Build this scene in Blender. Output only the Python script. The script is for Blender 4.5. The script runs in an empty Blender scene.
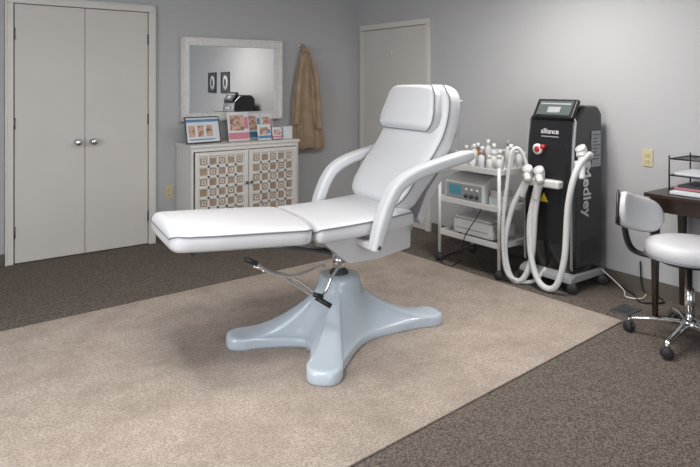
import bpy, bmesh, math, random
from mathutils import Vector, Matrix
random.seed(3)
S = bpy.context.scene
COL = S.collection

# ------------------------------------------------------------------ materials
def mat(name, c, rough=0.5, metal=0.0, spec=0.5, noise=None, bump=None, coat=0.0, emit=None):
    m = bpy.data.materials.new(name); m.use_nodes = True
    nt = m.node_tree; b = nt.nodes['Principled BSDF']
    b.inputs['Base Color'].default_value = (*c, 1)
    b.inputs['Roughness'].default_value = rough
    b.inputs['Metallic'].default_value = metal
    b.inputs['Specular IOR Level'].default_value = spec
    b.inputs['Coat Weight'].default_value = coat
    tc = nt.nodes.new('ShaderNodeTexCoord')
    if noise:
        sc, c2, lo, hi = noise
        n = nt.nodes.new('ShaderNodeTexNoise'); n.inputs['Scale'].default_value = sc
        n.inputs['Detail'].default_value = 4
        r = nt.nodes.new('ShaderNodeValToRGB')
        r.color_ramp.elements[0].position = lo; r.color_ramp.elements[1].position = hi
        r.color_ramp.elements[0].color = (*c, 1); r.color_ramp.elements[1].color = (*c2, 1)
        nt.links.new(tc.outputs['Object'], n.inputs['Vector'])
        nt.links.new(n.outputs['Fac'], r.inputs['Fac'])
        nt.links.new(r.outputs['Color'], b.inputs['Base Color'])
    if bump:
        sc, st = bump
        n2 = nt.nodes.new('ShaderNodeTexNoise'); n2.inputs['Scale'].default_value = sc
        bp = nt.nodes.new('ShaderNodeBump'); bp.inputs['Strength'].default_value = st
        bp.inputs['Distance'].default_value = 0.01
        nt.links.new(tc.outputs['Object'], n2.inputs['Vector'])
        nt.links.new(n2.outputs['Fac'], bp.inputs['Height'])
        nt.links.new(bp.outputs['Normal'], b.inputs['Normal'])
    if emit:
        b.inputs['Emission Color'].default_value = (*emit[0], 1)
        b.inputs['Emission Strength'].default_value = emit[1]
    return m

def textile(name, c1, c2, sc, blotch, c3, bumpst, amt=.5, vor=False):
    m = bpy.data.materials.new(name); m.use_nodes = True
    nt = m.node_tree; b = nt.nodes['Principled BSDF']
    b.inputs['Roughness'].default_value = 0.95; b.inputs['Specular IOR Level'].default_value = 0.1
    tc = nt.nodes.new('ShaderNodeTexCoord')
    L = nt.links.new
    if vor:
        n = nt.nodes.new('ShaderNodeTexVoronoi'); n.inputs['Scale'].default_value = sc
        sp = nt.nodes.new('ShaderNodeSeparateColor'); L(n.outputs['Color'], sp.inputs['Color']); fac = sp.outputs[0]
        inv = nt.nodes.new('ShaderNodeMath'); inv.operation = 'SUBTRACT'; inv.inputs[0].default_value = 1; L(n.outputs['Distance'], inv.inputs[1]); hgt = inv.outputs[0]
        lo, hi = 0, 1
    else:
        n = nt.nodes.new('ShaderNodeTexNoise'); n.inputs['Scale'].default_value = sc; n.inputs['Detail'].default_value = 3
        fac = n.outputs['Fac']; hgt = fac; lo, hi = .36, .64
    r = nt.nodes.new('ShaderNodeValToRGB')
    r.color_ramp.elements[0].position = lo; r.color_ramp.elements[1].position = hi
    r.color_ramp.elements[0].color = (*c1, 1); r.color_ramp.elements[1].color = (*c2, 1)
    n3 = nt.nodes.new('ShaderNodeTexNoise'); n3.inputs['Scale'].default_value = blotch; n3.inputs['Detail'].default_value = 10
    n3.inputs['Roughness'].default_value = 0.75
    r3 = nt.nodes.new('ShaderNodeValToRGB')
    r3.color_ramp.elements[0].position = 0.42; r3.color_ramp.elements[1].position = 0.66
    r3.color_ramp.elements[0].color = (0, 0, 0, 1); r3.color_ramp.elements[1].color = (amt, amt, amt, 1)
    mx = nt.nodes.new('ShaderNodeMixRGB'); mx.inputs['Color2'].default_value = (*c3, 1)
    bp = nt.nodes.new('ShaderNodeBump'); bp.inputs['Strength'].default_value = bumpst; bp.inputs['Distance'].default_value = 0.006
    L(tc.outputs['Object'], n.inputs['Vector']); L(tc.outputs['Object'], n3.inputs['Vector'])
    L(fac, r.inputs['Fac']); L(n3.outputs['Fac'], r3.inputs['Fac'])
    L(r.outputs['Color'], mx.inputs['Color1']); L(r3.outputs['Color'], mx.inputs['Fac'])
    L(mx.outputs['Color'], b.inputs['Base Color'])
    L(hgt, bp.inputs['Height']); L(bp.outputs['Normal'], b.inputs['Normal'])
    return m

M_wall = mat('wall_paint', (.475, .475, .485), .85, bump=(120, .06))
M_ceil = mat('ceiling_paint', (.75, .74, .72), .9)
M_door = mat('door_paint', (.63, .60, .565), .45, noise=(3, (.61, .58, .545), .3, .7))
M_case = mat('casing_paint', (.67, .64, .60), .4)
M_base = mat('baseboard_vinyl', (.13, .11, .095), .6)
M_carpet = textile('carpet_fibre', (.065, .053, .045), (.225, .19, .163), 170, 1.2, (.14, .118, .10), .5, .35, vor=True)
M_rug = textile('rug_fibre', (.30, .25, .212), (.51, .437, .383), 120, 3.5, (.25, .205, .172), .4, .6)
M_vinyl = mat('white_vinyl', (.64, .645, .67), .4, bump=(18, .05))
M_piping = mat('grey_piping', (.20, .20, .22), .5)
M_arm = mat('white_arm_plastic', (.62, .63, .655), .35)
M_fiber = mat('fibreglass_base', (.52, .59, .66), .2, coat=.5)
M_frame = mat('white_enamel', (.58, .58, .59), .35)
M_chrome = mat('chrome', (.75, .75, .76), .15, metal=1)
M_steel = mat('dark_steel', (.16, .16, .17), .35, metal=.8)
M_black = mat('black_plastic', (.015, .015, .017), .35)
M_gblack = mat('gloss_black', (.012, .012, .014), .18, coat=.5)
M_dgrey = mat('dark_grey_plastic', (.05, .05, .055), .45)
M_grey = mat('grey_plastic', (.35, .36, .37), .45)
M_white = mat('white_plastic', (.74, .74, .73), .4)
M_print = mat('white_lettering', (.9, .9, .9), .5)
M_hose = mat('white_hose', (.74, .74, .73), .45)
M_wcab = mat('white_cabinet_paint', (.72, .70, .67), .5)
M_tan = mat('carved_wood', (.42, .32, .24), .6, noise=(12, (.33, .24, .17), .35, .65))
M_mirror = mat('mirror_glass', (.9, .9, .9), .01, metal=1)
M_mframe = mat('mirror_frame_white', (.74, .73, .72), .55, noise=(40, (.64, .63, .61), .45, .7), bump=(60, .25))
M_coat = mat('tan_cloth', (.43, .32, .22), .9, noise=(9, (.33, .235, .155), .3, .7), bump=(80, .3))
M_wood = mat('dark_wood', (.022, .013, .010), .3, noise=(9, (.04, .02, .014), .3, .7))
M_ivory = mat('ivory_plate', (.60, .52, .33), .4)
M_screen = mat('screen_glass', (.10, .12, .12), .1, coat=.5)
M_blue = mat('blue_print', (.08, .24, .44), .5)
M_skin = mat('portrait_print', (.62, .40, .30), .5, noise=(22, (.22, .12, .09), .48, .62))
M_paper = mat('paper_print', (.70, .72, .75), .6)
M_red = mat('red_print', (.6, .03, .03), .4)
M_yel = mat('yellow_print', (.75, .55, .03), .4)
M_pink = mat('pink_print', (.60, .22, .28), .5)
M_amber = mat('amber_bottle', (.30, .14, .05), .2)
M_teal = mat('teal_display', (.05, .16, .20), .2, emit=((.1, .4, .5), .2))
M_rub = mat('caster_rubber', (.03, .03, .032), .5)
M_win = mat('window_pane_glow', (.8, .85, .9), .2, emit=((.85, .93, 1), 1.5))
M_spot_glow = mat('added_spot_glow', (.9, .88, .82), .3, emit=((1, .95, .88), 3))  # glow for the discs of the two added rug spots

# ------------------------------------------------------------------ helpers
def empty(name, loc=(0, 0, 0), rz=0):
    e = bpy.data.objects.new(name, None); COL.objects.link(e)
    e.location = loc; e.rotation_euler = (0, 0, rz); e.empty_display_size = .1
    return e

def mkobj(name, verts, faces, m, parent=None, smooth=False, loc=None, rot=None):
    me = bpy.data.meshes.new(name); me.from_pydata([tuple(v) for v in verts], [], faces)
    bm = bmesh.new(); bm.from_mesh(me); bmesh.ops.recalc_face_normals(bm, faces=bm.faces); bm.to_mesh(me); bm.free()
    if smooth:
        for p in me.polygons: p.use_smooth = True
    me.materials.append(m)
    o = bpy.data.objects.new(name, me); COL.objects.link(o)
    if parent: o.parent = parent
    if loc: o.location = loc
    if rot: o.rotation_euler = rot
    return o

def bevel(o, w, seg=3):
    b = o.modifiers.new('bev', 'BEVEL'); b.width = w; b.segments = seg; b.limit_method = 'ANGLE'
    b.angle_limit = math.radians(35); b.harden_normals = True
    for p in o.data.polygons: p.use_smooth = True
    return o

def box(name, lo, hi, m, parent=None, bev=0, loc=None, rot=None):
    x0, y0, z0 = lo; x1, y1, z1 = hi
    v = [(x0, y0, z0), (x1, y0, z0), (x1, y1, z0), (x0, y1, z0), (x0, y0, z1), (x1, y0, z1), (x1, y1, z1), (x0, y1, z1)]
    f = [(0, 3, 2, 1), (4, 5, 6, 7), (0, 1, 5, 4), (1, 2, 6, 5), (2, 3, 7, 6), (3, 0, 4, 7)]
    o = mkobj(name, v, f, m, parent, loc=loc, rot=rot)
    if bev: bevel(o, bev)
    return o

def boxes(name, lst, m, parent=None, bev=0, loc=None, rot=None):
    v = []; f = []
    for lo, hi in lst:
        k = len(v); x0, y0, z0 = lo; x1, y1, z1 = hi
        v += [(x0, y0, z0), (x1, y0, z0), (x1, y1, z0), (x0, y1, z0), (x0, y0, z1), (x1, y0, z1), (x1, y1, z1), (x0, y1, z1)]
        f += [tuple(k + i for i in q) for q in [(0, 3, 2, 1), (4, 5, 6, 7), (0, 1, 5, 4), (1, 2, 6, 5), (2, 3, 7, 6), (3, 0, 4, 7)]]
    o = mkobj(name, v, f, m, parent, loc=loc, rot=rot)
    if bev: bevel(o, bev, 2)
    return o

def prism(name, poly, axis, a0, a1, m, parent=None, bev=0, seg=3):
    def P(p, a):
        return {'y': (p[0], a, p[1]), 'x': (a, p[0], p[1]), 'z': (p[0], p[1], a)}[axis]
    n = len(poly)
    v = [P(p, a0) for p in poly] + [P(p, a1) for p in poly]
    f = [tuple(range(n)), tuple(range(n, 2 * n))] + [(i, (i + 1) % n, n + (i + 1) % n, n + i) for i in range(n)]
    o = mkobj(name, v, f, m, parent)
    if bev: bevel(o, bev, seg)
    return o

def catmull(pts, n=8, closed=False):
    pts = [Vector(p) for p in pts]; out = []; N = len(pts)
    rng = N if closed else N - 1
    for i in range(rng):
        if closed: p0, p1, p2, p3 = pts[i - 1], pts[i], pts[(i + 1) % N], pts[(i + 2) % N]
        else: p0, p1, p2, p3 = pts[max(i - 1, 0)], pts[i], pts[i + 1], pts[min(i + 2, N - 1)]
        for k in range(n):
            t = k / n
            out.append(0.5 * ((2 * p1) + (p2 - p0) * t + (2 * p0 - 5 * p1 + 4 * p2 - p3) * t * t + (3 * p1 - p0 - 3 * p2 + p3) * t ** 3))
    if not closed: out.append(pts[-1])
    return out

def sweep(name, pts, r, m, parent=None, smooth_n=0, closed=False, prof=None, ref=None, seg=10, scale=None):
    pts = [Vector(p) for p in pts]
    if smooth_n: pts = catmull(pts, smooth_n, closed)
    N = len(pts)
    if prof is None: prof = [(r * math.cos(2 * math.pi * i / seg), r * math.sin(2 * math.pi * i / seg)) for i in range(seg)]
    K = len(prof); v = []; nrm = None
    for i, p in enumerate(pts):
        if closed: t = pts[(i + 1) % N] - pts[i - 1]
        else: t = pts[min(i + 1, N - 1)] - pts[max(i - 1, 0)]
        t.normalize()
        if ref is not None:
            b = Vector(ref); nn = b.cross(t).normalized(); b = t.cross(nn).normalized()
        else:
            if nrm is None:
                a = Vector((0, 0, 1)) if abs(t.z) < .9 else Vector((1, 0, 0))
                nn = (a - t * a.dot(t)).normalized()
            else: nn = (nrm - t * nrm.dot(t)).normalized()
            b = t.cross(nn)
        nrm = nn
        s = scale(i / (N - 1)) if scale else 1
        for (a, c) in prof: v.append(p + b * a * s + nn * c * s)
    f = []
    for i in range(N if closed else N - 1):
        for k in range(K):
            j = (i + 1) % N
            f.append((i * K + k, i * K + (k + 1) % K, j * K + (k + 1) % K, j * K + k))
    if not closed: f += [tuple(range(K)), tuple((N - 1) * K + k for k in range(K))]
    return mkobj(name, v, f, m, parent, smooth=True)

def rod(name, a, b, r, m, parent=None, seg=14):
    o = sweep(name, [a, b], r, m, parent, seg=seg)
    for p in o.data.polygons:
        if len(p.vertices) > 4: p.use_smooth = False
    return o

def rrect(w, h, r, n=5):
    out = []
    for cx, cy, a0 in [(w - r, h - r, 0), (-w + r, h - r, 90), (-w + r, -h + r, 180), (w - r, -h + r, 270)]:
        for i in range(n + 1):
            a = math.radians(a0 + 90 * i / n); out.append((cx + r * math.cos(a), cy + r * math.sin(a)))
    return out

def lathe(name, prof, m, parent=None, c=(0, 0, 0), seg=36, axis='z'):
    v = []; K = len(prof)
    for i in range(seg):
        a = 2 * math.pi * i / seg
        for r, z in prof:
            p = (r * math.cos(a), r * math.sin(a), z)
            if axis == 'x': p = (p[2], p[0], p[1])
            if axis == 'y': p = (p[0], p[2], p[1])
            v.append((p[0] + c[0], p[1] + c[1], p[2] + c[2]))
    f = []
    for i in range(seg):
        j = (i + 1) % seg
        for k in range(K - 1): f.append((i * K + k, j * K + k, j * K + k + 1, i * K + k + 1))
    f += [tuple(i * K for i in range(seg)), tuple(i * K + K - 1 for i in range(seg))]
    o = mkobj(name, v, f, m, parent, smooth=True)
    for p in o.data.polygons:
        if len(p.vertices) > 4: p.use_smooth = False
    return o

def interp(tab, t):
    for (a, x), (b, y) in zip(tab, tab[1:]):
        if t <= b: return x + (y - x) * (t - a) / (b - a)
    return tab[-1][1]

def pad(name, path, Wt, T, crown, rc, rt, m, parent, piping=True, pow_=5, pr=.004):
    pts = catmull([(p[0], 0, p[1]) for p in path], 12) if len(path) > 2 else [Vector((p[0], 0, p[1])) for p in path]
    L = [0]
    for a, b in zip(pts, pts[1:]): L.append(L[-1] + (b - a).length)
    tot = L[-1]
    def at(l):
        for i in range(len(pts) - 1):
            if l <= L[i + 1] + 1e-9:
                k = (l - L[i]) / (L[i + 1] - L[i]); return pts[i].lerp(pts[i + 1], k)
        return pts[-1].copy()
    NS = 48; K = 40; v = []; pl = []; prr = []
    for i in range(NS + 1):
        l = tot * (0.5 - 0.5 * math.cos(math.pi * i / NS))
        p = at(l); t = (at(min(l + .01, tot)) - at(max(l - .01, 0))).normalized()
        n = Vector((-t.z, 0, t.x))
        e = min(l, tot - l)
        q = min(e / rc, 1); q = math.sqrt(1 - (1 - q) ** 2)
        q2 = min(e / rt, 1); q2 = math.sqrt(1 - (1 - q2) ** 2)
        W = interp(Wt, l / tot) - rc * (1 - q); TT = T - rt * (1 - q2)
        for k in range(K):
            a = 2 * math.pi * k / K; c, s = math.cos(a), math.sin(a)
            w = W * math.copysign(abs(c) ** (2 / pow_), c); h = TT * math.copysign(abs(s) ** (2 / pow_), s)
            if s > 0:
                h += crown * (1 - (w / W) ** 2) * q2
            v.append(p + Vector((0, w, 0)) + n * h)
        pl.append(p + Vector((0, W * 1.0, 0)) + n * TT * .6); prr.append(p + Vector((0, -W * 1.0, 0)) + n * TT * .6)
    f = []
    for i in range(NS):
        for k in range(K): f.append((i * K + k, i * K + (k + 1) % K, (i + 1) * K + (k + 1) % K, (i + 1) * K + k))
    f += [tuple(range(K)), tuple(NS * K + k for k in range(K))]
    o = mkobj(name, v, f, m, parent, smooth=True)
    if piping: sweep(name + '_piping', pl + prr[::-1], pr, M_piping, parent, closed=True, seg=6)
    return o

def caster(name, x, y, parent, r=.028, yaw=0.6, fork=M_dgrey, top=.075):
    c, s = math.cos(yaw), math.sin(yaw)
    for k, d in enumerate((-.013, .013)):
        o = lathe(f'{name}_wheel_{k}', [(.004, -.008), (r * .9, -.008), (r, -.004), (r, .004), (r * .9, .008), (.004, .008)], M_rub, parent, seg=20, axis='x')
        o.location = (x + c * d, y + s * d, r); o.rotation_euler = (0, 0, yaw)
    box(f'{name}_fork', (-.006, -.02, -.005), (.006, .02, .032), fork, parent, .004, loc=(x, y, r), rot=(0, 0, yaw))
    rod(f'{name}_stem', (x, y, r + .02), (x, y, top), .008, M_chrome, parent)

def text(name, body, size, x, y, z, loc, m, parent, ext=.0008, off=0):
    cu = bpy.data.curves.new(name, 'FONT'); cu.body = body; cu.size = size; cu.extrude = ext; cu.offset = off
    cu.align_x = 'CENTER'; cu.align_y = 'CENTER'; cu.materials.append(m)
    o = bpy.data.objects.new(name, cu); COL.objects.link(o); o.parent = parent
    R = Matrix((x, y, z)).transposed().to_4x4(); R.translation = loc
    o.matrix_local = R
    return o

# ------------------------------------------------------------------ room
RX, BY, LX, FY, CZ = 4.07, 5.40, -1.8, -2.0, 2.335
box('floor', (LX - .1, FY - .1, -.1), (RX + .1, BY + .1, 0), M_carpet)
box('ceiling', (LX - .1, FY - .1, CZ), (RX + .1, BY + .1, CZ + .1), M_ceil)
box('wall_back', (LX - .1, BY, 0), (RX + .1, BY + .1, CZ), M_wall)
box('wall_right', (RX, FY, 0), (RX + .1, BY, CZ), M_wall)
box('wall_left', (LX - .1, FY, 0), (LX, BY, CZ), M_wall)
box('wall_front', (LX - .1, FY - .1, 0), (RX + .1, FY, CZ), M_wall)
def base(name, lst): boxes(name, lst, M_base, None, .003)
base('baseboard_back', [((LX, BY - .01, 0), (.64, BY, .09)), ((1.81, BY - .01, 0), (RX, BY, .09))])
base('baseboard_right', [((RX - .01, FY, 0), (RX, 4.22, .09))])
base('baseboard_left', [((LX, FY, 0), (LX + .01, BY, .09))])
rv = [(3.43, 1.95), (-.6, 1.66), (-.6, 3.90), (3.36, 4.05)]
prism('area_rug', rv, 'z', 0.0, .010, M_rug, None, .004)

e = empty('door_1', (0, BY, 0))
for nm, x0, x1 in (('leaf_left', .708, 1.221), ('leaf_right', 1.225, 1.742)):
    box(nm, (x0, -.024, .008), (x1, -.002, 2.034), M_door, e, .002)
box('shadow_gap', (.702, -.006, .0), (1.748, -.001, 2.04), M_black, e)
for nm, x in (('knob_left', 1.165), ('knob_right', 1.285)):
    lathe(nm, [(.003, -.07), (.02, -.068), (.03, -.055), (.03, -.045), (.018, -.032), (.012, -.028), (.012, -.012), (.028, -.010), (.028, 0)], M_chrome, e, (x, -.024, .93), axis='y')
for i, z in enumerate((.25, 1.1, 1.8)):
    for s, x in (('l', .706), ('r', 1.744)):
        rod(f'hinge_{s}{i}', (x, -.028, z - .045), (x, -.028, z + .045), .007, M_steel, e)
def casing(name, x0, x1, zt, w=.06):
    c = empty(name, (0, BY, 0))
    boxes('casing', [((x0 - w, -.03, 0), (x0, -.001, zt)), ((x1, -.03, 0), (x1 + w, -.001, zt)), ((x0 - w, -.03, zt), (x1 + w, -.001, zt + w))], M_case, c, .005)
    boxes('casing_bead', [((x0 - w, -.038, 0), (x0 - w + .015, -.001, zt + w)), ((x1 + w - .015, -.038, 0), (x1 + w, -.001, zt + w)), ((x0 - w, -.038, zt + w - .015), (x1 + w, -.001, zt + w))], M_case, c, .003)
casing('trim_1', .700, 1.75, 2.04)
e = empty('door_2', (RX, 0, 0))
box('leaf', (-.024, 4.294, .008), (-.002, 5.256, 1.98), M_door, e, .002)
box('shadow_gap', (-.006, 4.29, 0), (-.001, 5.26, 1.985), M_black, e)
lathe('knob', [(.003, -.07), (.02, -.068), (.03, -.055), (.03, -.045), (.012, -.028), (.012, -.012), (.028, -.010), (.028, 0)], M_chrome, e, (-.024, 4.37, .93), axis='x')
box('coat_hook', (-.05, 4.76, 1.70), (-.024, 4.78, 1.73), M_chrome, e, .004)
t = empty('trim_2', (RX, 0, 0))
boxes('casing', [((-.03, 4.235, 0), (-.001, 4.29, 1.985)), ((-.03, 5.26, 0), (-.001, 5.32, 1.985)), ((-.03, 4.235, 1.985), (-.001, 5.32, 2.045))], M_case, t, .005)

w = empty('window_1', (0, FY, 0))
box('pane', (-.6, .001, .9), (1.6, .01, 2.1), M_win, w)
boxes('frame', [((-.68, .001, .82), (-.6, .05, 2.18)), ((1.6, .001, .82), (1.68, .05, 2.18)), ((-.68, .001, .82), (1.68, .07, .9)), ((-.68, .001, 2.1), (1.68, .05, 2.18)), ((.47, .001, .9), (.53, .04, 2.1))], M_case, w, .005)
w = empty('window_2', (LX, 0, 0))
box('pane', (.001, 1.0, .8), (.01, 3.2, 2.1), M_win, w)
boxes('frame', [((.001, .92, .72), (.05, 1.0, 2.18)), ((.001, 3.2, .72), (.05, 3.28, 2.18)), ((.001, .92, .72), (.07, 3.28, .8)), ((.001, .92, 2.1), (.05, 3.28, 2.18)), ((.001, 2.07, .8), (.04, 2.13, 2.1))], M_case, w, .005)

def outlet(name, loc, rz):
    e = empty(name, loc, rz)
    box('plate', (-.037, -.006, -.058), (.037, 0, .058), M_ivory, e, .003)
    boxes('sockets', [((-.017, -.009, .008), (.017, -.005, .036)), ((-.017, -.009, -.036), (.017, -.005, -.008))], M_ivory, e, .003)
    boxes('slots', [((x - .0015, -.0095, z - .006), (x + .0015, -.0085, z + .006)) for x in (-.007, .007) for z in (.022, -.022)], M_black, e)
outlet('wall_outlet', (1.94, BY, .435), 0)
outlet('wall_outlet', (RX, 2.134, .906), math.radians(-90))

# ------------------------------------------------------------------ wall mirror
e = empty('wall_mirror', (2.56, BY - .018, 1.452), math.radians(-1.0))
W2, H2, fw = .52, .388, .078
for nm, poly in (('rail_top', [(-W2, H2), (W2, H2), (W2 - fw, H2 - fw), (-W2 + fw, H2 - fw)]),
                 ('rail_bottom', [(-W2, -H2), (W2, -H2), (W2 - fw, -H2 + fw), (-W2 + fw, -H2 + fw)]),
                 ('stile_left', [(-W2, -H2), (-W2, H2), (-W2 + fw, H2 - fw), (-W2 + fw, -H2 + fw)]),
                 ('stile_right', [(W2, -H2), (W2, H2), (W2 - fw, H2 - fw), (W2 - fw, -H2 + fw)])):
    prism(nm, poly, 'y', -.03, .0, M_mframe, e, .006)
boxes('frame_beads', [((-W2, -.04, H2 - .015), (W2, -.025, H2)), ((-W2, -.04, -H2), (W2, -.025, -H2 + .015)), ((-W2, -.04, -H2), (-W2 + .015, -.025, H2)), ((W2 - .015, -.04, -H2), (W2, -.025, H2)),
                      ((-W2 + fw - .01, -.036, H2 - fw), (W2 - fw + .01, -.02, H2 - fw + .01)), ((-W2 + fw - .01, -.036, -H2 + fw - .01), (W2 - fw + .01, -.02, -H2 + fw)),
                      ((-W2 + fw - .01, -.036, -H2 + fw), (-W2 + fw, -.02, H2 - fw)), ((W2 - fw, -.036, -H2 + fw), (W2 - fw + .01, -.02, H2 - fw))], M_mframe, e, .003)
box('glass', (-W2 + fw - .005, -.016, -H2 + fw - .005), (W2 - fw + .005, -.010, H2 - fw + .005), M_mirror, e)

for y in (1.58, 1.03):
    e = empty('picture_frame', (RX - .001, y, 1.44))
    boxes('frame', [((-.02, -.17, -.17), (0, -.14, .17)), ((-.02, .14, -.17), (0, .17, .17)), ((-.02, -.17, .14), (0, .17, .17)), ((-.02, -.17, -.17), (0, .17, -.14))], M_black, e, .003)
    box('backing', (-.010, -.145, -.145), (-.004, .145, .145), M_dgrey, e)
    lathe('oval_print', [(.001, -.012), (.095, -.012), (.095, -.009), (.001, -.009)], M_paper, e, axis='x').scale = (1, 1, 1.2)
    lathe('print_figure', [(.001, -.014), (.05, -.014), (.05, -.009), (.001, -.009)], M_dgrey, e, axis='x').scale = (1, .8, 1.3)

# ------------------------------------------------------------------ sideboard cabinet
e = empty('lattice_cabinet', (2.0, 5.02, 0))
CW, CD, CH = 1.07, .36, .88
boxes('carcass', [((0, 0, .08), (.02, CD, CH - .025)), ((CW - .02, 0, .08), (CW, CD, CH - .025)), ((0, 0, .08), (CW, CD, .10)), ((.02, CD - .01, .08), (CW - .02, CD, CH - .025)), ((.02, .0, CH - .06), (CW - .02, .02, CH - .025)), ((CW / 2 - .012, 0, .1), (CW / 2 + .012, .02, CH - .05))], M_wcab, e, .003)
box('top_board', (-.012, -.015, CH - .025), (CW + .012, CD, CH), M_wcab, e, .005)
boxes('legs', [((x, y, 0), (x + .04, y + .04, .08)) for x in (0, CW - .04) for y in (0, CD - .04)], M_wcab, e, .003)
for di, x0 in enumerate((.03, CW / 2 + .006)):
    x1 = x0 + CW / 2 - .036; z0, z1 = .11, CH - .065; st = .035
    boxes(f'door_{di}_stiles', [((x0, -.018, z0), (x0 + st, 0, z1)), ((x1 - st, -.018, z0), (x1, 0, z1)), ((x0 + st, -.018, z0), (x1 - st, 0, z0 + st)), ((x0 + st, -.018, z1 - st), (x1 - st, 0, z1))], M_wcab, e, .003)
    box(f'door_{di}_panel', (x0 + st, -.003, z0 + st), (x1 - st, .004, z1 - st), M_wcab, e)
    gx0, gx1, gz0, gz1 = x0 + st, x1 - st, z0 + st, z1 - st
    nc, nr = 5, 7; cw = (gx1 - gx0) / nc; ch_ = (gz1 - gz0) / nr; B = []; R_ = []
    for i in range(nc):
        for j in range(nr):
            cx, cz = gx0 + (i + .5) * cw, gz0 + (j + .5) * ch_
            a = cw * .5 - .013; b_ = ch_ * .5 - .016
            B.append(((cx - a, -.006, cz - b_), (cx + a, -.002, cz + b_)))
            if (i + j) % 2 == 0:
                p_ = .010; g = .008
                R_ += [((cx - p_ - g, -.013, cz - p_ - g), (cx + p_ + g, -.005, cz - p_)), ((cx - p_ - g, -.013, cz + p_), (cx + p_ + g, -.005, cz + p_ + g)),
                       ((cx - p_ - g, -.013, cz - p_), (cx - p_, -.005, cz + p_)), ((cx + p_, -.013, cz - p_), (cx + p_ + g, -.005, cz + p_))]
    L_ = [((gx0 + i * cw - .010, -.014, gz0), (gx0 + i * cw + .010, -.003, gz1)) for i in range(1, nc)] + [((gx0, -.014, gz0 + j * ch_ - .011), (gx1, -.003, gz0 + j * ch_ + .011)) for j in range(1, nr)]
    boxes(f'door_{di}_lattice', L_, M_wcab, e, .001)
    boxes(f'door_{di}_wood_squares', B, M_tan, e, .001); boxes(f'door_{di}_inner_squares', R_, M_wcab, e, .001)
    kx = x1 - .018 if di == 0 else x0 + .018
    lathe(f'door_{di}_knob', [(.003, -.042), (.012, -.04), (.014, -.033), (.006, -.024), (.006, -.017)], M_steel, e, (kx, 0, .52), seg=20, axis='y')

def brochure(name, x, y, w, h, rz, framem, kind):
    e = empty(name, (x, y, CH), rz)
    g = empty(name + '_panel'); g.parent = e; g.rotation_euler = (math.radians(-12), 0, 0); g.location = (0, 0, .004)
    box('board', (-w / 2, 0, 0), (w / 2, .008, h), framem, g, .003)
    boxes('foot', [((-w / 4, .012, .001), (w / 4, .08, .006))], framem, e)
    if kind == 'tablet':
        box('sheet', (-w / 2 + .012, -.002, .012), (w / 2 - .012, 0, h - .012), M_paper, g)
        boxes('photo', [((-w / 2 + .03 + k * .085, -.003, .06), (-w / 2 + .09 + k * .085, -.0015, h - .08)) for k in range(3)], M_skin, g)
        boxes('header', [((-w / 2 + .012, -.003, h - .05), (w / 2 - .012, -.0015, h - .025)), ((-w / 2 + .03, -.003, .03), (w / 2 - .06, -.0015, .04))], M_blue, g)
    else:
        box('sheet', (-w / 2 + .004, -.002, .004), (w / 2 - .004, 0, h - .004), M_paper, g)
        box('photo', (-w / 2 + .02, -.003, h * .35), (w * .25, -.0015, h - .03), M_skin, g)
        boxes('band', [((-w / 2 + .004, -.003, .015), (w / 2 - .004, -.0015, h * .28)), ((w * .27, -.003, h * .4), (w / 2 - .01, -.0015, h - .05))], M_blue if kind == 'blue' else M_pink, g)
brochure('tablet_frame', 2.16, 5.12, .34, .24, .1, M_dgrey, 'tablet')
brochure('brochure_holder', 2.525, 5.16, .215, .27, 0, M_white, 'pink')
brochure('brochure_holder', 2.72, 5.24, .15, .25, 0, M_white, 'blue')
brochure('brochure_holder', 2.87, 5.25, .13, .24, 0, M_white, 'pink')
brochure('brochure_holder', 2.75, 5.09, .14, .15, 0, M_white, 'blue')
brochure('brochure_holder', 2.89, 5.10, .11, .12, 0, M_dgrey, 'pink')
e = empty('tissue_box', (3.01, 5.16, CH + .001)); box('carton', (-.05, -.05, 0), (.05, .05, .12), M_paper, e, .004); box('slot', (-.03, -.012, .119), (.03, .012, .123), M_blue, e)

# ------------------------------------------------------------------ hanging coat
e = empty('hanging_coat', (3.33, BY, 0))
lathe('hook', [(.003, -.06), (.012, -.058), (.012, -.05), (.006, -.045), (.006, -.006), (.02, -.004), (.02, -.001)], M_chrome, e, (0, 0, 1.81), seg=16, axis='y')
tab = [(1.82, .012, .012, -.005), (1.77, .028, .022, 0), (1.70, .06, .03, .008), (1.60, .10, .042, .018), (1.42, .135, .05, .022), (1.2, .155, .055, .025), (.98, .175, .06, .03), (.80, .195, .062, .035), (.75, .20, .06, .04), (.735, .17, .045, .04)]
v = []; K = 96
for (z, hw, hd, cx) in tab:
    amt = min(1, (1.82 - z) * 3.5)
    for k in range(K):
        a = 2 * math.pi * k / K
        rr = 1 + amt * (.20 * math.cos(9 * a + z * 1.5) + .10 * math.cos(17 * a - z * 2))
        y = max(-.066, min(.064, hd * math.sin(a) * (rr if math.sin(a) < 0 else 1)))
        v.append((cx + hw * math.cos(a) * (1 + .04 * amt * math.cos(7 * a + 3 * z)) + .012 * math.sin(z * 9), -.072 + y, z + (.012 * math.sin(3 * a) if z < .8 else 0)))
f = [(i * K + k, i * K + (k + 1) % K, (i + 1) * K + (k + 1) % K, (i + 1) * K + k) for i in range(len(tab) - 1) for k in range(K)]
f += [tuple(range(K)), tuple((len(tab) - 1) * K + k for k in range(K))]
o = mkobj('cloth_body', v, f, M_coat, e, smooth=True)
sb = o.modifiers.new('s', 'SUBSURF'); sb.levels = 1; sb.render_levels = 2
sweep('sleeve', [(.06, -.125, 1.64), (.10, -.14, 1.48), (.12, -.145, 1.22), (.135, -.14, .95)], .04, M_coat, e, smooth_n=8, prof=[(.04 * math.cos(a * math.pi / 8), .026 * math.sin(a * math.pi / 8)) for a in range(16)], scale=lambda t: .75 + .45 * t)
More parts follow.
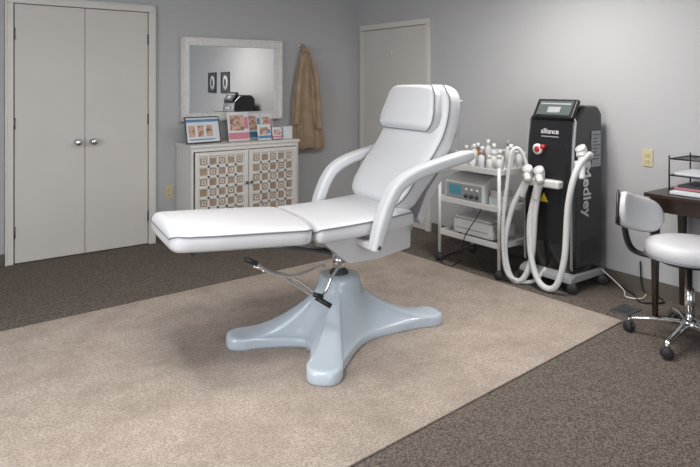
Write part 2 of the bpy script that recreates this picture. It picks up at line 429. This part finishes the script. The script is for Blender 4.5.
sweep('sleeve_far', [(-.05, -.115, 1.64), (-.09, -.13, 1.48), (-.115, -.135, 1.25), (-.13, -.13, 1.0)], .04, M_coat, e, smooth_n=8, prof=[(.035 * math.cos(a * math.pi / 8), .024 * math.sin(a * math.pi / 8)) for a in range(16)], scale=lambda t: .75 + .4 * t)
sweep('collar', [(-.045, -.10, 1.72), (-.02, -.115, 1.76), (.02, -.115, 1.755), (.045, -.10, 1.71)], .016, M_coat, e, smooth_n=6)

# ------------------------------------------------------------------ treatment chair
ch = empty('treatment_chair', (1.98, 2.80, .0105), math.radians(-7.9))
ped = empty('pedestal'); ped.parent = ch; ped.rotation_euler = (0, 0, math.radians(22))
def foot(sx, sy):
    d = Vector((.835 * sx, .55 * sy, 0)).normalized(); n = Vector((-d.y, d.x, 0))
    return [d * .42 - n * .088, d * .54 - n * .086, d * .60 - n * .056, d * .615, d * .60 + n * .056, d * .54 + n * .086, d * .42 + n * .088]
ctrl = foot(1, 1) + [Vector((0, .205, 0))] + foot(-1, 1) + [Vector((-.27, 0, 0))] + foot(-1, -1) + [Vector((0, -.205, 0))] + foot(1, -1) + [Vector((.27, 0, 0))]
O = catmull(ctrl, 6, True); K = len(O); v = []; f = []
rings = []
CR = .12
for tz, sc in ((.335, .4), (.335, .75), (.328, .92), (.31, .985), (.285, 1.0)):
    rings.append([Vector((o.normalized().x * CR * sc, o.normalized().y * CR * sc, tz)) for o in O])
NQ = 18
for j in range(1, NQ + 1):
    q = j / NQ; row = []
    for o in O:
        u = o.normalized(); c = Vector((u.x * CR, u.y * CR, 0)); P = c.lerp(o, q)
        R = o.length
        k = min(1, max(0, (R - .20) / .38))
        ex = 1.55 + .55 * k
        rim = .040 + .022 * k
        z = rim + (.255 - rim) * (1 - q) ** ex
        row.append(Vector((P.x, P.y, z)))
    rings.append(row)
def kk(o): return min(1, max(0, (o.length - .20) / .38))
rings.append([Vector((o.x * 1.016, o.y * 1.016, .028 + .017 * kk(o))) for o in O])
rings.append([Vector((o.x * 1.020, o.y * 1.020, .012)) for o in O])
rings.append([Vector((o.x * 1.016, o.y * 1.016, 0)) for o in O])
for r in rings: v += r
for i in range(len(rings) - 1):
    for k in range(K): f.append((i * K + k, i * K + (k + 1) % K, (i + 1) * K + (k + 1) % K, (i + 1) * K + k))
f += [tuple(range(K)), tuple((len(rings) - 1) * K + k for k in range(K))]
o = mkobj('moulded_base', v, f, M_fiber, ped, smooth=True)
o.data.polygons[len(f) - 1].use_smooth = False
lathe('hydraulic_column', [(.01, .32), (.035, .32), (.035, .47), (.01, .47)], M_chrome, ch)
lathe('column_boot', [(.01, .33), (.055, .333), (.048, .352), (.01, .355)], M_dgrey, ch)
prism('support_box', [(-.20, .57), (-.05, .445), (.12, .445), (.34, .485), (.34, .60), (-.20, .615)], 'y', -.22, .22, M_frame, ch, .012)
boxes('seat_subframe', [((-.27, -.25, .59), (.33, -.21, .63)), ((-.27, .21, .59), (.33, .25, .63)), ((-.27, -.25, .59), (-.23, .25, .63)), ((.29, -.25, .59), (.33, .25, .63))], M_frame, ch, .004)
boxes('arm_crossbar', [((-.01, -.345, .545), (.05, .345, .58))], M_frame, ch, .005)
boxes('leg_subframe', [((-.88, -.22, .600), (-.30, -.19, .625)), ((-.88, .19, .600), (-.30, .22, .625)), ((-.88, -.22, .600), (-.85, .22, .625))], M_steel, ch, .003)
for k, w_ in enumerate((-.14, .14)):
    rod(f'leg_strut_{k}', (-.62, w_, .605), (-.12, w_, .50), .011, M_steel, ch)
    rod(f'gas_spring_{k}', (-.45, w_ * .8, .595), (-.10, w_ * .8, .49), .016, M_chrome, ch)
sweep('release_lever_1', [(-.60, -.27, .55), (-.52, -.27, .49), (-.40, -.27, .45), (-.20, -.22, .46)], .008, M_chrome, ch, smooth_n=6)
sweep('lever_grip_1', [(-.64, -.27, .565), (-.58, -.27, .535)], .012, M_black, ch)
sweep('release_lever_2', [(-.08, -.18, .45), (-.16, -.24, .41), (-.26, -.28, .33), (-.46, -.26, .46), (-.58, -.22, .51)], .008, M_chrome, ch, smooth_n=6)
sweep('lever_grip_2', [(-.24, -.28, .325), (-.29, -.29, .347)], .012, M_black, ch)
sweep('release_lever_3', [(-.50, -.12, .45), (-.36, -.15, .41), (-.28, -.22, .35), (-.22, -.28, .29)], .007, M_chrome, ch, smooth_n=6)
sweep('pedal_grip', [(-.26, -.25, .315), (-.20, -.30, .275)], .013, M_black, ch)
pad('leg_cushion', [(-.98, .676), (-.60, .656), (-.285, .638)], [(0, .285), (.3, .305), (1, .312)], .053, .014, .075, .035, M_vinyl, ch)
pad('seat_cushion', [(-.275, .635), (.0, .645), (.31, .670)], [(0, .312), (1, .305)], .052, .014, .03, .03, M_vinyl, ch)
pad('back_cushion', [(.245, .70), (.335, .84), (.465, 1.00), (.545, 1.14), (.588, 1.29), (.60, 1.39)], [(0, .29), (.3, .318), (.6, .32), (.8, .305), (1, .275)], .065, .02, .11, .05, M_vinyl, ch)
pad('head_cushion', [(.447, 1.125), (.487, 1.25), (.522, 1.385)], [(0, .285), (.4, .275), (1, .225)], .046, .026, .065, .035, M_vinyl, ch)
prism('back_shell', [(.36, .65), (.43, .80), (.555, .95), (.63, 1.10), (.66, 1.30), (.68, 1.30), (.655, 1.08), (.585, .92), (.46, .76), (.39, .61)], 'y', -.25, .25, M_frame, ch, .006)
apath = [(.012, .545), (.032, .62), (.062, .71), (.10, .795), (.155, .865), (.25, .915), (.38, .950), (.51, .978), (.635, 1.000)]
for s_, w_ in (('near', -.372), ('far', .372)):
    sweep(f'armrest_{s_}', [(a, w_, b) for a, b in apath], 0, M_arm, ch, smooth_n=8, prof=rrect(.042, .032, .020), ref=(0, 1, 0), scale=lambda t: (.86 + .14 * min(1, t * 5)) if t < .94 else 1.0 - (t - .94) * 4)
    k = 1 if w_ > 0 else -1
    rod(f'arm_pivot_{s_}', (.56, k * .27, .975), (.56, k * .345, .975), .014, M_chrome, ch)
    rod(f'arm_bolt_{s_}', (.018, k * .34, .565), (.018, k * .410, .565), .012, M_chrome, ch)

# ------------------------------------------------------------------ supply cart
c = empty('supply_cart', (3.46, 2.90, 0))
DX, DY = .38, .60
for i, z in enumerate((.235, .50, .765)):
    box(f'shelf_{i}_tray', (0, 0, z - .012), (DX, DY, z), M_white, c, .004)
    boxes(f'shelf_{i}_lip', [((-.004, 0, z - .02), (.004, DY, z + .022)), ((DX - .004, 0, z - .02), (DX + .004, DY, z + .022)), ((0, -.004, z - .02), (DX, .004, z + .022)), ((0, DY - .004, z - .02), (DX, DY + .004, z + .022))], M_white, c, .003)
for i, (x, y) in enumerate([(0, 0), (DX, 0), (0, DY), (DX, DY)]):
    rod(f'post_{i}', (x, y, .07), (x, y, .88 if x else .80), .013, M_white, c)
    caster(f'caster_{i}', x, y, c, r=.03, fork=M_dgrey, top=.09)
sweep('rail_back', [(DX, 0, .88), (DX, DY, .88)], .009, M_white, c)
sweep('power_cord', [(.03, .16, .52), (-.03, .20, .40), (-.035, .30, .25), (-.03, .35, .08), (-.05, .42, .008), (-.05, .52, .008), (.10, .64, .008), (.35, .68, .01), (.56, .68, .05)], .004, M_black, c, smooth_n=10)
k = 0
for (x, y, r, h, m) in [(.06, .05, .026, .12, M_white), (.13, .10, .03, .15, M_white), (.07, .15, .024, .11, M_white), (.16, .18, .034, .13, M_white), (.07, .23, .026, .14, M_paper), (.15, .29, .028, .16, M_amber), (.06, .31, .028, .10, M_white), (.22, .07, .028, .19, M_white), (.24, .25, .03, .18, M_paper), (.08, .40, .034, .09, M_white), (.18, .40, .028, .17, M_white), (.30, .36, .026, .20, M_paper), (.31, .17, .026, .21, M_white), (.09, .51, .028, .12, M_white), (.20, .50, .024, .15, M_skin), (.30, .52, .03, .14, M_white), (.27, .44, .026, .17, M_amber), (.31, .06, .03, .15, M_paper), (.13, .56, .02, .10, M_blue)]:
    lathe(f'bottle_{k}', [(.003, 0), (r, 0), (r, h * .65), (r * .45, h * .78), (r * .45, h * .8)], m, c, (x, y, .766), seg=16)
    lathe(f'bottle_cap_{k}', [(.003, h * .79), (r * .55, h * .79), (r * .5, h), (.003, h)], random.choice([M_white, M_grey, M_white]), c, (x, y, .766), seg=14); k += 1
d = empty('facial_machine'); d.parent = c; d.location = (.03, .17, .501)
prism('machine_housing', [(0, 0), (.28, 0), (.28, .20), (.11, .20), (.0, .15)], 'y', 0, .40, M_white, d, .012)
prism('machine_face', [(-.004, .012), (.0, .012), (.0, .135), (-.004, .135)], 'y', .02, .38, M_grey, d)
box('machine_display', (-.007, .22, .05), (-.003, .35, .12), M_teal, d, .002)
for i in range(3): lathe(f'machine_dial_{i}', [(.003, -.018), (.014, -.018), (.016, 0), (.003, 0)], M_dgrey, d, (-.004, .06 + .055 * i, .05), seg=16, axis='x')
for i in range(3): lathe(f'machine_button_{i}', [(.002, -.008), (.009, -.008), (.009, 0), (.002, 0)], M_print, d, (-.004, .06 + .055 * i, .10), seg=12, axis='x')
d = empty('small_box_stack'); d.parent = c; d.location = (.05, .03, .501)
box('product_box_a', (0, 0, 0), (.16, .11, .07), M_paper, d, .003); box('product_box_b', (.01, .01, .071), (.14, .10, .12), M_white, d, .003)
d = empty('towel_warmer'); d.parent = c; d.location = (.03, .09, .236)
box('warmer_body', (0, 0, .015), (.28, .40, .13), M_white, d, .025)
box('warmer_lid', (.01, .02, .131), (.26, .38, .15), M_white, d, .009)
boxes('warmer_feet', [((x, y, 0), (x + .02, y + .02, .016)) for x in (.03, .22) for y in (.04, .34)], M_dgrey, d)
box('warmer_door_line', (-.003, .04, .06), (.001, .36, .066), M_grey, d)

# ------------------------------------------------------------------ laser machine
L = empty('laser_treatment_machine', (3.63, 2.425, 0))
MW, MD = .385, .375
prism('body', [(.02, .10), (MD, .10), (MD, 1.20), (MD - .05, 1.255), (.16, 1.262), (.05, 1.16), (.03, .98), (.0, .60), (.0, .30)], 'y', 0, MW, M_gblack, L, .025, 4)
prism('front_panel', [(-.006, .32), (.004, .30), (.004, .60), (.033, .97), (.026, .98), (-.006, .61)], 'y', .05, MW - .05, M_black, L, .002)
TR = [(-.004, .16), (.012, .14), (.012, .60), (.042, .98), (.062, 1.15), (.052, 1.16), (.026, .98), (-.004, .60)]
prism('silver_trim', TR, 'y', -.003, .010, M_grey, L, .003)
prism('silver_trim_far', TR, 'y', MW - .010, MW + .003, M_grey, L, .003)
box('side_panel', (.05, -.004, .16), (MD - .03, .003, 1.02), M_dgrey, L, .003)
boxes('side_vents', [((.10, -.007, z), (MD - .08, -.003, z + .006)) for z in [.20 + .018 * i for i in range(8)]], M_black, L)
prism('plinth', [(-.04, .065), (MD + .0, .065), (MD + .0, .11), (.02, .12), (-.03, .10)], 'y', -.02, MW + .02, M_grey, L, .01)
for i, (x, y) in enumerate([(-.01, -.01), (MD - .04, -.02), (-.01, MW + .01), (MD - .04, MW + .01)]):
    caster(f'caster_{i}', x, y, L, r=.036, fork=M_grey, top=.07)
sc = empty('display_unit'); sc.parent = L; sc.location = (.045, MW / 2 - .01, 1.165); sc.rotation_euler = (0, math.radians(32), 0)
box('bezel', (-.014, -.165, 0), (.02, .165, .155), M_black, sc, .012)
box('screen', (-.017, -.135, .022), (-.0135, .135, .133), M_screen, sc)
boxes('screen_ui', [((-.0185, -.12, .105), (-.0168, .12, .115)), ((-.0185, -.05, .04), (-.0168, .05, .085))], M_grey, sc)
text('front_lettering', 'alliance', .05, (0, -1, 0), (0, 0, 1), (-1, 0, 0), (.030, MW / 2, 1.075), M_print, L)
box('front_label_bar', (.028, MW / 2 - .07, 1.035), (.036, MW / 2 + .07, 1.042), M_grey, L)
text('side_lettering', 'Medley', .125, (0, 0, -1), (1, 0, 0), (0, -1, 0), (.165, -.0085, .675), M_print, L, off=.0025)
lathe('round_sticker', [(.001, -.002), (.038, -.002), (.038, .01), (.001, .01)], M_print, L, (.014, MW - .10, .945), axis='x')
lathe('round_sticker_print', [(.001, -.004), (.022, -.004), (.022, .002), (.001, .002)], M_red, L, (.014, MW - .10, .945), axis='x')
lathe('emergency_button', [(.001, -.03), (.016, -.028), (.018, -.012), (.014, -.01), (.014, .01), (.001, .01)], M_red, L, (.018, MW - .155, .965), axis='x', seg=20)
prism('warning_triangle', [(MW - .205, .585), (MW - .135, .585), (MW - .17, .645)], 'x', -.010, .004, M_yel, L)
box('info_sticker', (.23, -.0065, .83), (.34, -.0035, 1.08), M_grey, L)
boxes('info_sticker_text', [((.24, -.008, 1.05 - .024 * i), (.33 - .02 * (i % 3), -.006, 1.056 - .024 * i)) for i in range(8)], M_dgrey, L)
box('holder_front', (-.055, MW - .32, .69), (.012, MW - .02, .745), M_white, L, .014)
box('holder_side', (.02, -.08, .84), (.11, .0, .89), M_white, L, .014)
def handpiece(name, p, d1, m=M_white):
    p = Vector(p); d1 = Vector(d1).normalized()
    sweep(name + '_grip', [p, p + d1 * .05, p + d1 * .11, p + d1 * .15], .027, m, L, smooth_n=4, scale=lambda t: 1 - .25 * t, seg=16)
    sweep(name + '_head', [p, p - d1 * .03 + Vector((0, 0, .01)), p - d1 * .055 + Vector((-.02, 0, .01))], .037, m, L, smooth_n=4, seg=16)
handpiece('handpiece_1', (-.06, MW - .07, .75), (-.05, .25, -1))
handpiece('handpiece_2', (-.06, MW - .17, .75), (-.05, .1, -1))
handpiece('handpiece_3', (.03, -.058, .92), (-.3, -.2, -1))
for i, y in enumerate((MW - .07, MW - .17)):
    sweep(f'handpiece_nozzle_{i}', [(-.05, y, .775), (-.10, y - .03, .76), (-.12, y - .06, .735)], .025, M_white, L, smooth_n=4, seg=14)
H = [(-.04, .245, .70), (-.075, .28, .45), (-.10, .25, .2), (-.12, .16, .045), (-.11, .05, .05), (-.095, -.01, .25), (-.075, -.025, .6), (-.035, -.055, .82), (.04, -.085, .925), (.11, -.07, .925), (.14, -.005, .87)]
sweep('hose_1', H, .021, M_hose, L, smooth_n=10)
H = [(-.05, .34, .71), (-.10, .42, .5), (-.15, .44, .25), (-.15, .39, .045), (-.12, .31, .035), (-.08, .26, .2), (-.07, .24, .5), (-.05, .22, .68), (-.02, .2, .73)]
sweep('hose_2', H, .020, M_hose, L, smooth_n=10)
sweep('hose_3', [(-.02, .33, .78), (-.06, .37, .93), (-.11, .41, .92), (-.135, .43, .70), (-.17, .44, .40), (-.18, .41, .1), (-.14, .34, .025), (-.07, .25, .03), (-.0, .2, .12)], .014, M_hose, L, smooth_n=10)

cab = empty('power_cable', (3.9, 2.3, 0))
sweep('cord_black', [(.05, .10, .12), (.10, .0, .02), (.02, -.15, .008), (-.08, -.25, .008), (.02, -.34, .008), (.1, -.28, .008), (.14, -.15, .01), (.155, -.12, .2)], .005, M_black, cab, smooth_n=10)
sweep('cord_white', [(.02, .08, .12), (.06, -.05, .01), (-.06, -.14, .008), (-.02, -.22, .008), (.08, -.2, .008)], .004, M_white, cab, smooth_n=10)

# ------------------------------------------------------------------ desk
D = empty('writing_desk', (3.63, 1.93, 0))
box('top', (0, -1.1, .725), (.42, 0, .75), M_wood, D, .004)
boxes('apron', [((.02, -1.07, .64), (.035, -.03, .725)), ((.385, -1.07, .64), (.40, -.03, .725)), ((.035, -.045, .64), (.385, -.03, .725)), ((.035, -1.07, .64), (.385, -1.055, .725))], M_wood, D, .002)
for i, (x, y) in enumerate([(.04, -.05), (.38, -.05), (.04, -1.05), (.38, -1.05)]):
    v = []
    for z, h in ((0, .013), (.35, .018), (.64, .023), (.725, .023)):
        v += [(x - h, y - h, z), (x + h, y - h, z), (x + h, y + h, z), (x - h, y + h, z)]
    f = [(0, 1, 2, 3), (12, 13, 14, 15)] + [(r * 4 + k, r * 4 + (k + 1) % 4, r * 4 + 4 + (k + 1) % 4, r * 4 + 4 + k) for r in range(3) for k in range(4)]
    bevel(mkobj(f'leg_{i}', v, f, M_wood, D), .003)
T = empty('wire_desk_tray', (3.76, 1.56, .752))
ww, wd, wh = .27, .28, .22
for i, z in enumerate((.012, .10, .20)):
    sweep(f'tier_{i}_rim', [(0, 0, z), (ww, 0, z), (ww, wd, z), (0, wd, z)], .004, M_black, T, closed=True, seg=6)
    for k in range(7): rod(f'tier_{i}_wire_{k}', (ww * k / 6, 0, z), (ww * k / 6, wd, z), .002, M_black, T, 6)
for i, (x, y) in enumerate([(0, 0), (ww, 0), (0, wd), (ww, wd)]): rod(f'upright_{i}', (x, y, 0), (x, y, wh), .005, M_black, T, 8)
box('paper_stack', (.02, .02, .105), (ww - .02, wd - .02, .12), M_paper, T)
box('folder', (.02, .02, .017), (ww - .02, wd - .02, .03), M_pink, T)
box('files', (.02, .02, .031), (ww - .02, wd - .04, .045), M_dgrey, T)
box('notebook', (-.08, .02, 0.001), (-.02, .24, .02), M_paper, T, .002)

# ------------------------------------------------------------------ stool
s = empty('rolling_stool', (3.45, 1.58, 0))
lathe('seat_cushion', [(.01, .455), (.19, .455), (.212, .465), (.222, .49), (.222, .515), (.212, .54), (.18, .552), (.10, .558), (.01, .56)], M_vinyl, s, seg=48)
lathe('seat_piping', [(.218, .462), (.225, .466), (.225, .472), (.218, .475)], M_piping, s, seg=48)
lathe('seat_pan', [(.01, .435), (.15, .435), (.16, .457), (.01, .457)], M_black, s)
lathe('gas_lift', [(.01, .12), (.026, .12), (.026, .30), (.016, .302), (.016, .44), (.01, .44)], M_chrome, s, seg=24)
lathe('hub', [(.01, .075), (.045, .08), (.05, .10), (.04, .13), (.01, .135)], M_chrome, s, seg=24)
for i in range(5):
    a = math.radians(185 + 72 * i); cx, cy = .30 * math.cos(a), .30 * math.sin(a)
    sweep(f'leg_{i}', [(.03 * math.cos(a), .03 * math.sin(a), .10), (cx * .5, cy * .5, .095), (cx, cy, .075)], 0, M_chrome, s, smooth_n=5, prof=rrect(.016, .012, .006), ref=(-math.sin(a), math.cos(a), 0), scale=lambda t: 1.25 - .5 * t)
    caster(f'caster_{i}', cx, cy, s, r=.03, yaw=a + .8, fork=M_dgrey, top=.08)
br = empty('backrest'); br.parent = s; br.location = (-.06, .285, .67); br.rotation_euler = (math.radians(-8), math.radians(16), math.radians(-4))
v = []; NX = 24; Kc = 28
bw, bh, bt = .20, .10, .034
for i in range(NX + 1):
    u = -1 + 2 * i / NX; q = math.sqrt(max(0, 1 - abs(u) ** 5))
    x = bw * u; yc = -.06 * u * u
    for k in range(Kc):
        a = 2 * math.pi * k / Kc; c_, s_ = math.cos(a), math.sin(a)
        h = bh * max(q, .25) * math.copysign(abs(s_) ** .5, s_); tt = bt * max(q, .4) * math.copysign(abs(c_) ** .6, c_)
        v.append((x, yc + tt, h))
f = [(i * Kc + k, i * Kc + (k + 1) % Kc, (i + 1) * Kc + (k + 1) % Kc, (i + 1) * Kc + k) for i in range(NX) for k in range(Kc)] + [tuple(range(Kc)), tuple(NX * Kc + k for k in range(Kc))]
mkobj('backrest_pad', v, f, M_vinyl, br, smooth=True)
sweep('backrest_shell', [(-.198, -.03, 0), (-.12, .018, 0), (0, .038, 0), (.12, .018, 0), (.198, -.03, 0)], 0, M_black, br, smooth_n=8, prof=rrect(.092, .006, .005), ref=(0, 0, 1))
sweep('backrest_bracket', [(-.06, .325, .65), (-.065, .33, .56), (-.05, .29, .45), (-.01, .16, .425), (0, .05, .43)], 0, M_black, s, smooth_n=8, prof=rrect(.024, .008, .005), ref=(1, 0, 0))

fp = empty('floor_outlet', (3.62, 2.04, 0)); box('cover', (-.09, -.06, 0), (.09, .06, .006), M_steel, fp, .003); box('flap', (-.04, -.03, .006), (.04, .03, .009), M_dgrey, fp, .001)

# ------------------------------------------------------------------ lights
def area(name, loc, rot, sx, sy, e, c):
    l = bpy.data.lights.new(name, 'AREA'); l.shape = 'RECTANGLE'; l.size = sx; l.size_y = sy; l.energy = e; l.color = c
    o = bpy.data.objects.new(name, l); COL.objects.link(o); o.location = loc; o.rotation_euler = rot
    return o
area('window_light_front', (.5, FY + .08, 1.5), (math.radians(80), 0, 0), 2.1, 1.2, 56, (.93, .965, 1))
area('window_light_left', (LX + .08, 2.1, 1.45), (math.radians(78), 0, math.radians(-90)), 2.1, 1.3, 62, (.93, .965, 1))
area('ceiling_light_1', (.8, 2.1, CZ - .02), (0, 0, 0), .6, .6, 28, (1, .97, .93))
area('ceiling_light_2', (3.05, 2.5, CZ - .02), (0, 0, 0), .5, .5, 30, (1, .97, .93))
for i, (x, y, q) in enumerate([(.8, 2.1, .32), (3.05, 2.5, .27)]):
    e = empty('ceiling_light_fixture', (x, y, CZ)); boxes('rim', [((-q, -q, -.03), (-q + .015, q, 0)), ((q - .015, -q, -.03), (q, q, 0)), ((-q, -q, -.03), (q, -q + .015, 0)), ((-q, q - .015, -.03), (q, q, 0))], M_frame, e)
for i, (x, y, en) in enumerate([(.65, 2.75, 45), (2.75, 1.75, 40)]):  # added spots with invented fixtures, placed to make soft bright patches on the rug
    e = empty('added_rug_spot', (x, y, CZ))
    lathe('added_spot_ring', [(.05, -.004), (.075, -.006), (.08, -.001), (.05, -.001)], M_frame, e, seg=28)
    lathe('lens', [(.001, -.003), (.05, -.003), (.05, -.001), (.001, -.001)], M_spot_glow, e, seg=28)  # glowing disc of the added spot
    l = bpy.data.lights.new(f'added_spot_lamp_{i}', 'SPOT'); l.energy = en; l.spot_size = math.radians(66); l.spot_blend = 1; l.shadow_soft_size = .08; l.color = (1, .96, .91)
    o = bpy.data.objects.new(f'added_spot_lamp_{i}', l); COL.objects.link(o); o.parent = e; o.location = (0, 0, -.03)

w = bpy.data.worlds.new('world'); S.world = w; w.use_nodes = True
w.node_tree.nodes['Background'].inputs[0].default_value = (.5, .55, .6, 1); w.node_tree.nodes['Background'].inputs[1].default_value = .5

cam = bpy.data.cameras.new('camera'); co = bpy.data.objects.new('camera', cam); COL.objects.link(co)
cam.sensor_width = 36; cam.lens = 610 / 700 * 36; cam.shift_y = -(233.5 - 85) / 700; cam.clip_start = .05
co.location = (0, 0, 1.40); co.rotation_euler = (math.radians(90), 0, math.radians(-36.3))
S.camera = co
S.view_settings.view_transform = 'Standard'
S.view_settings.look = 'None'
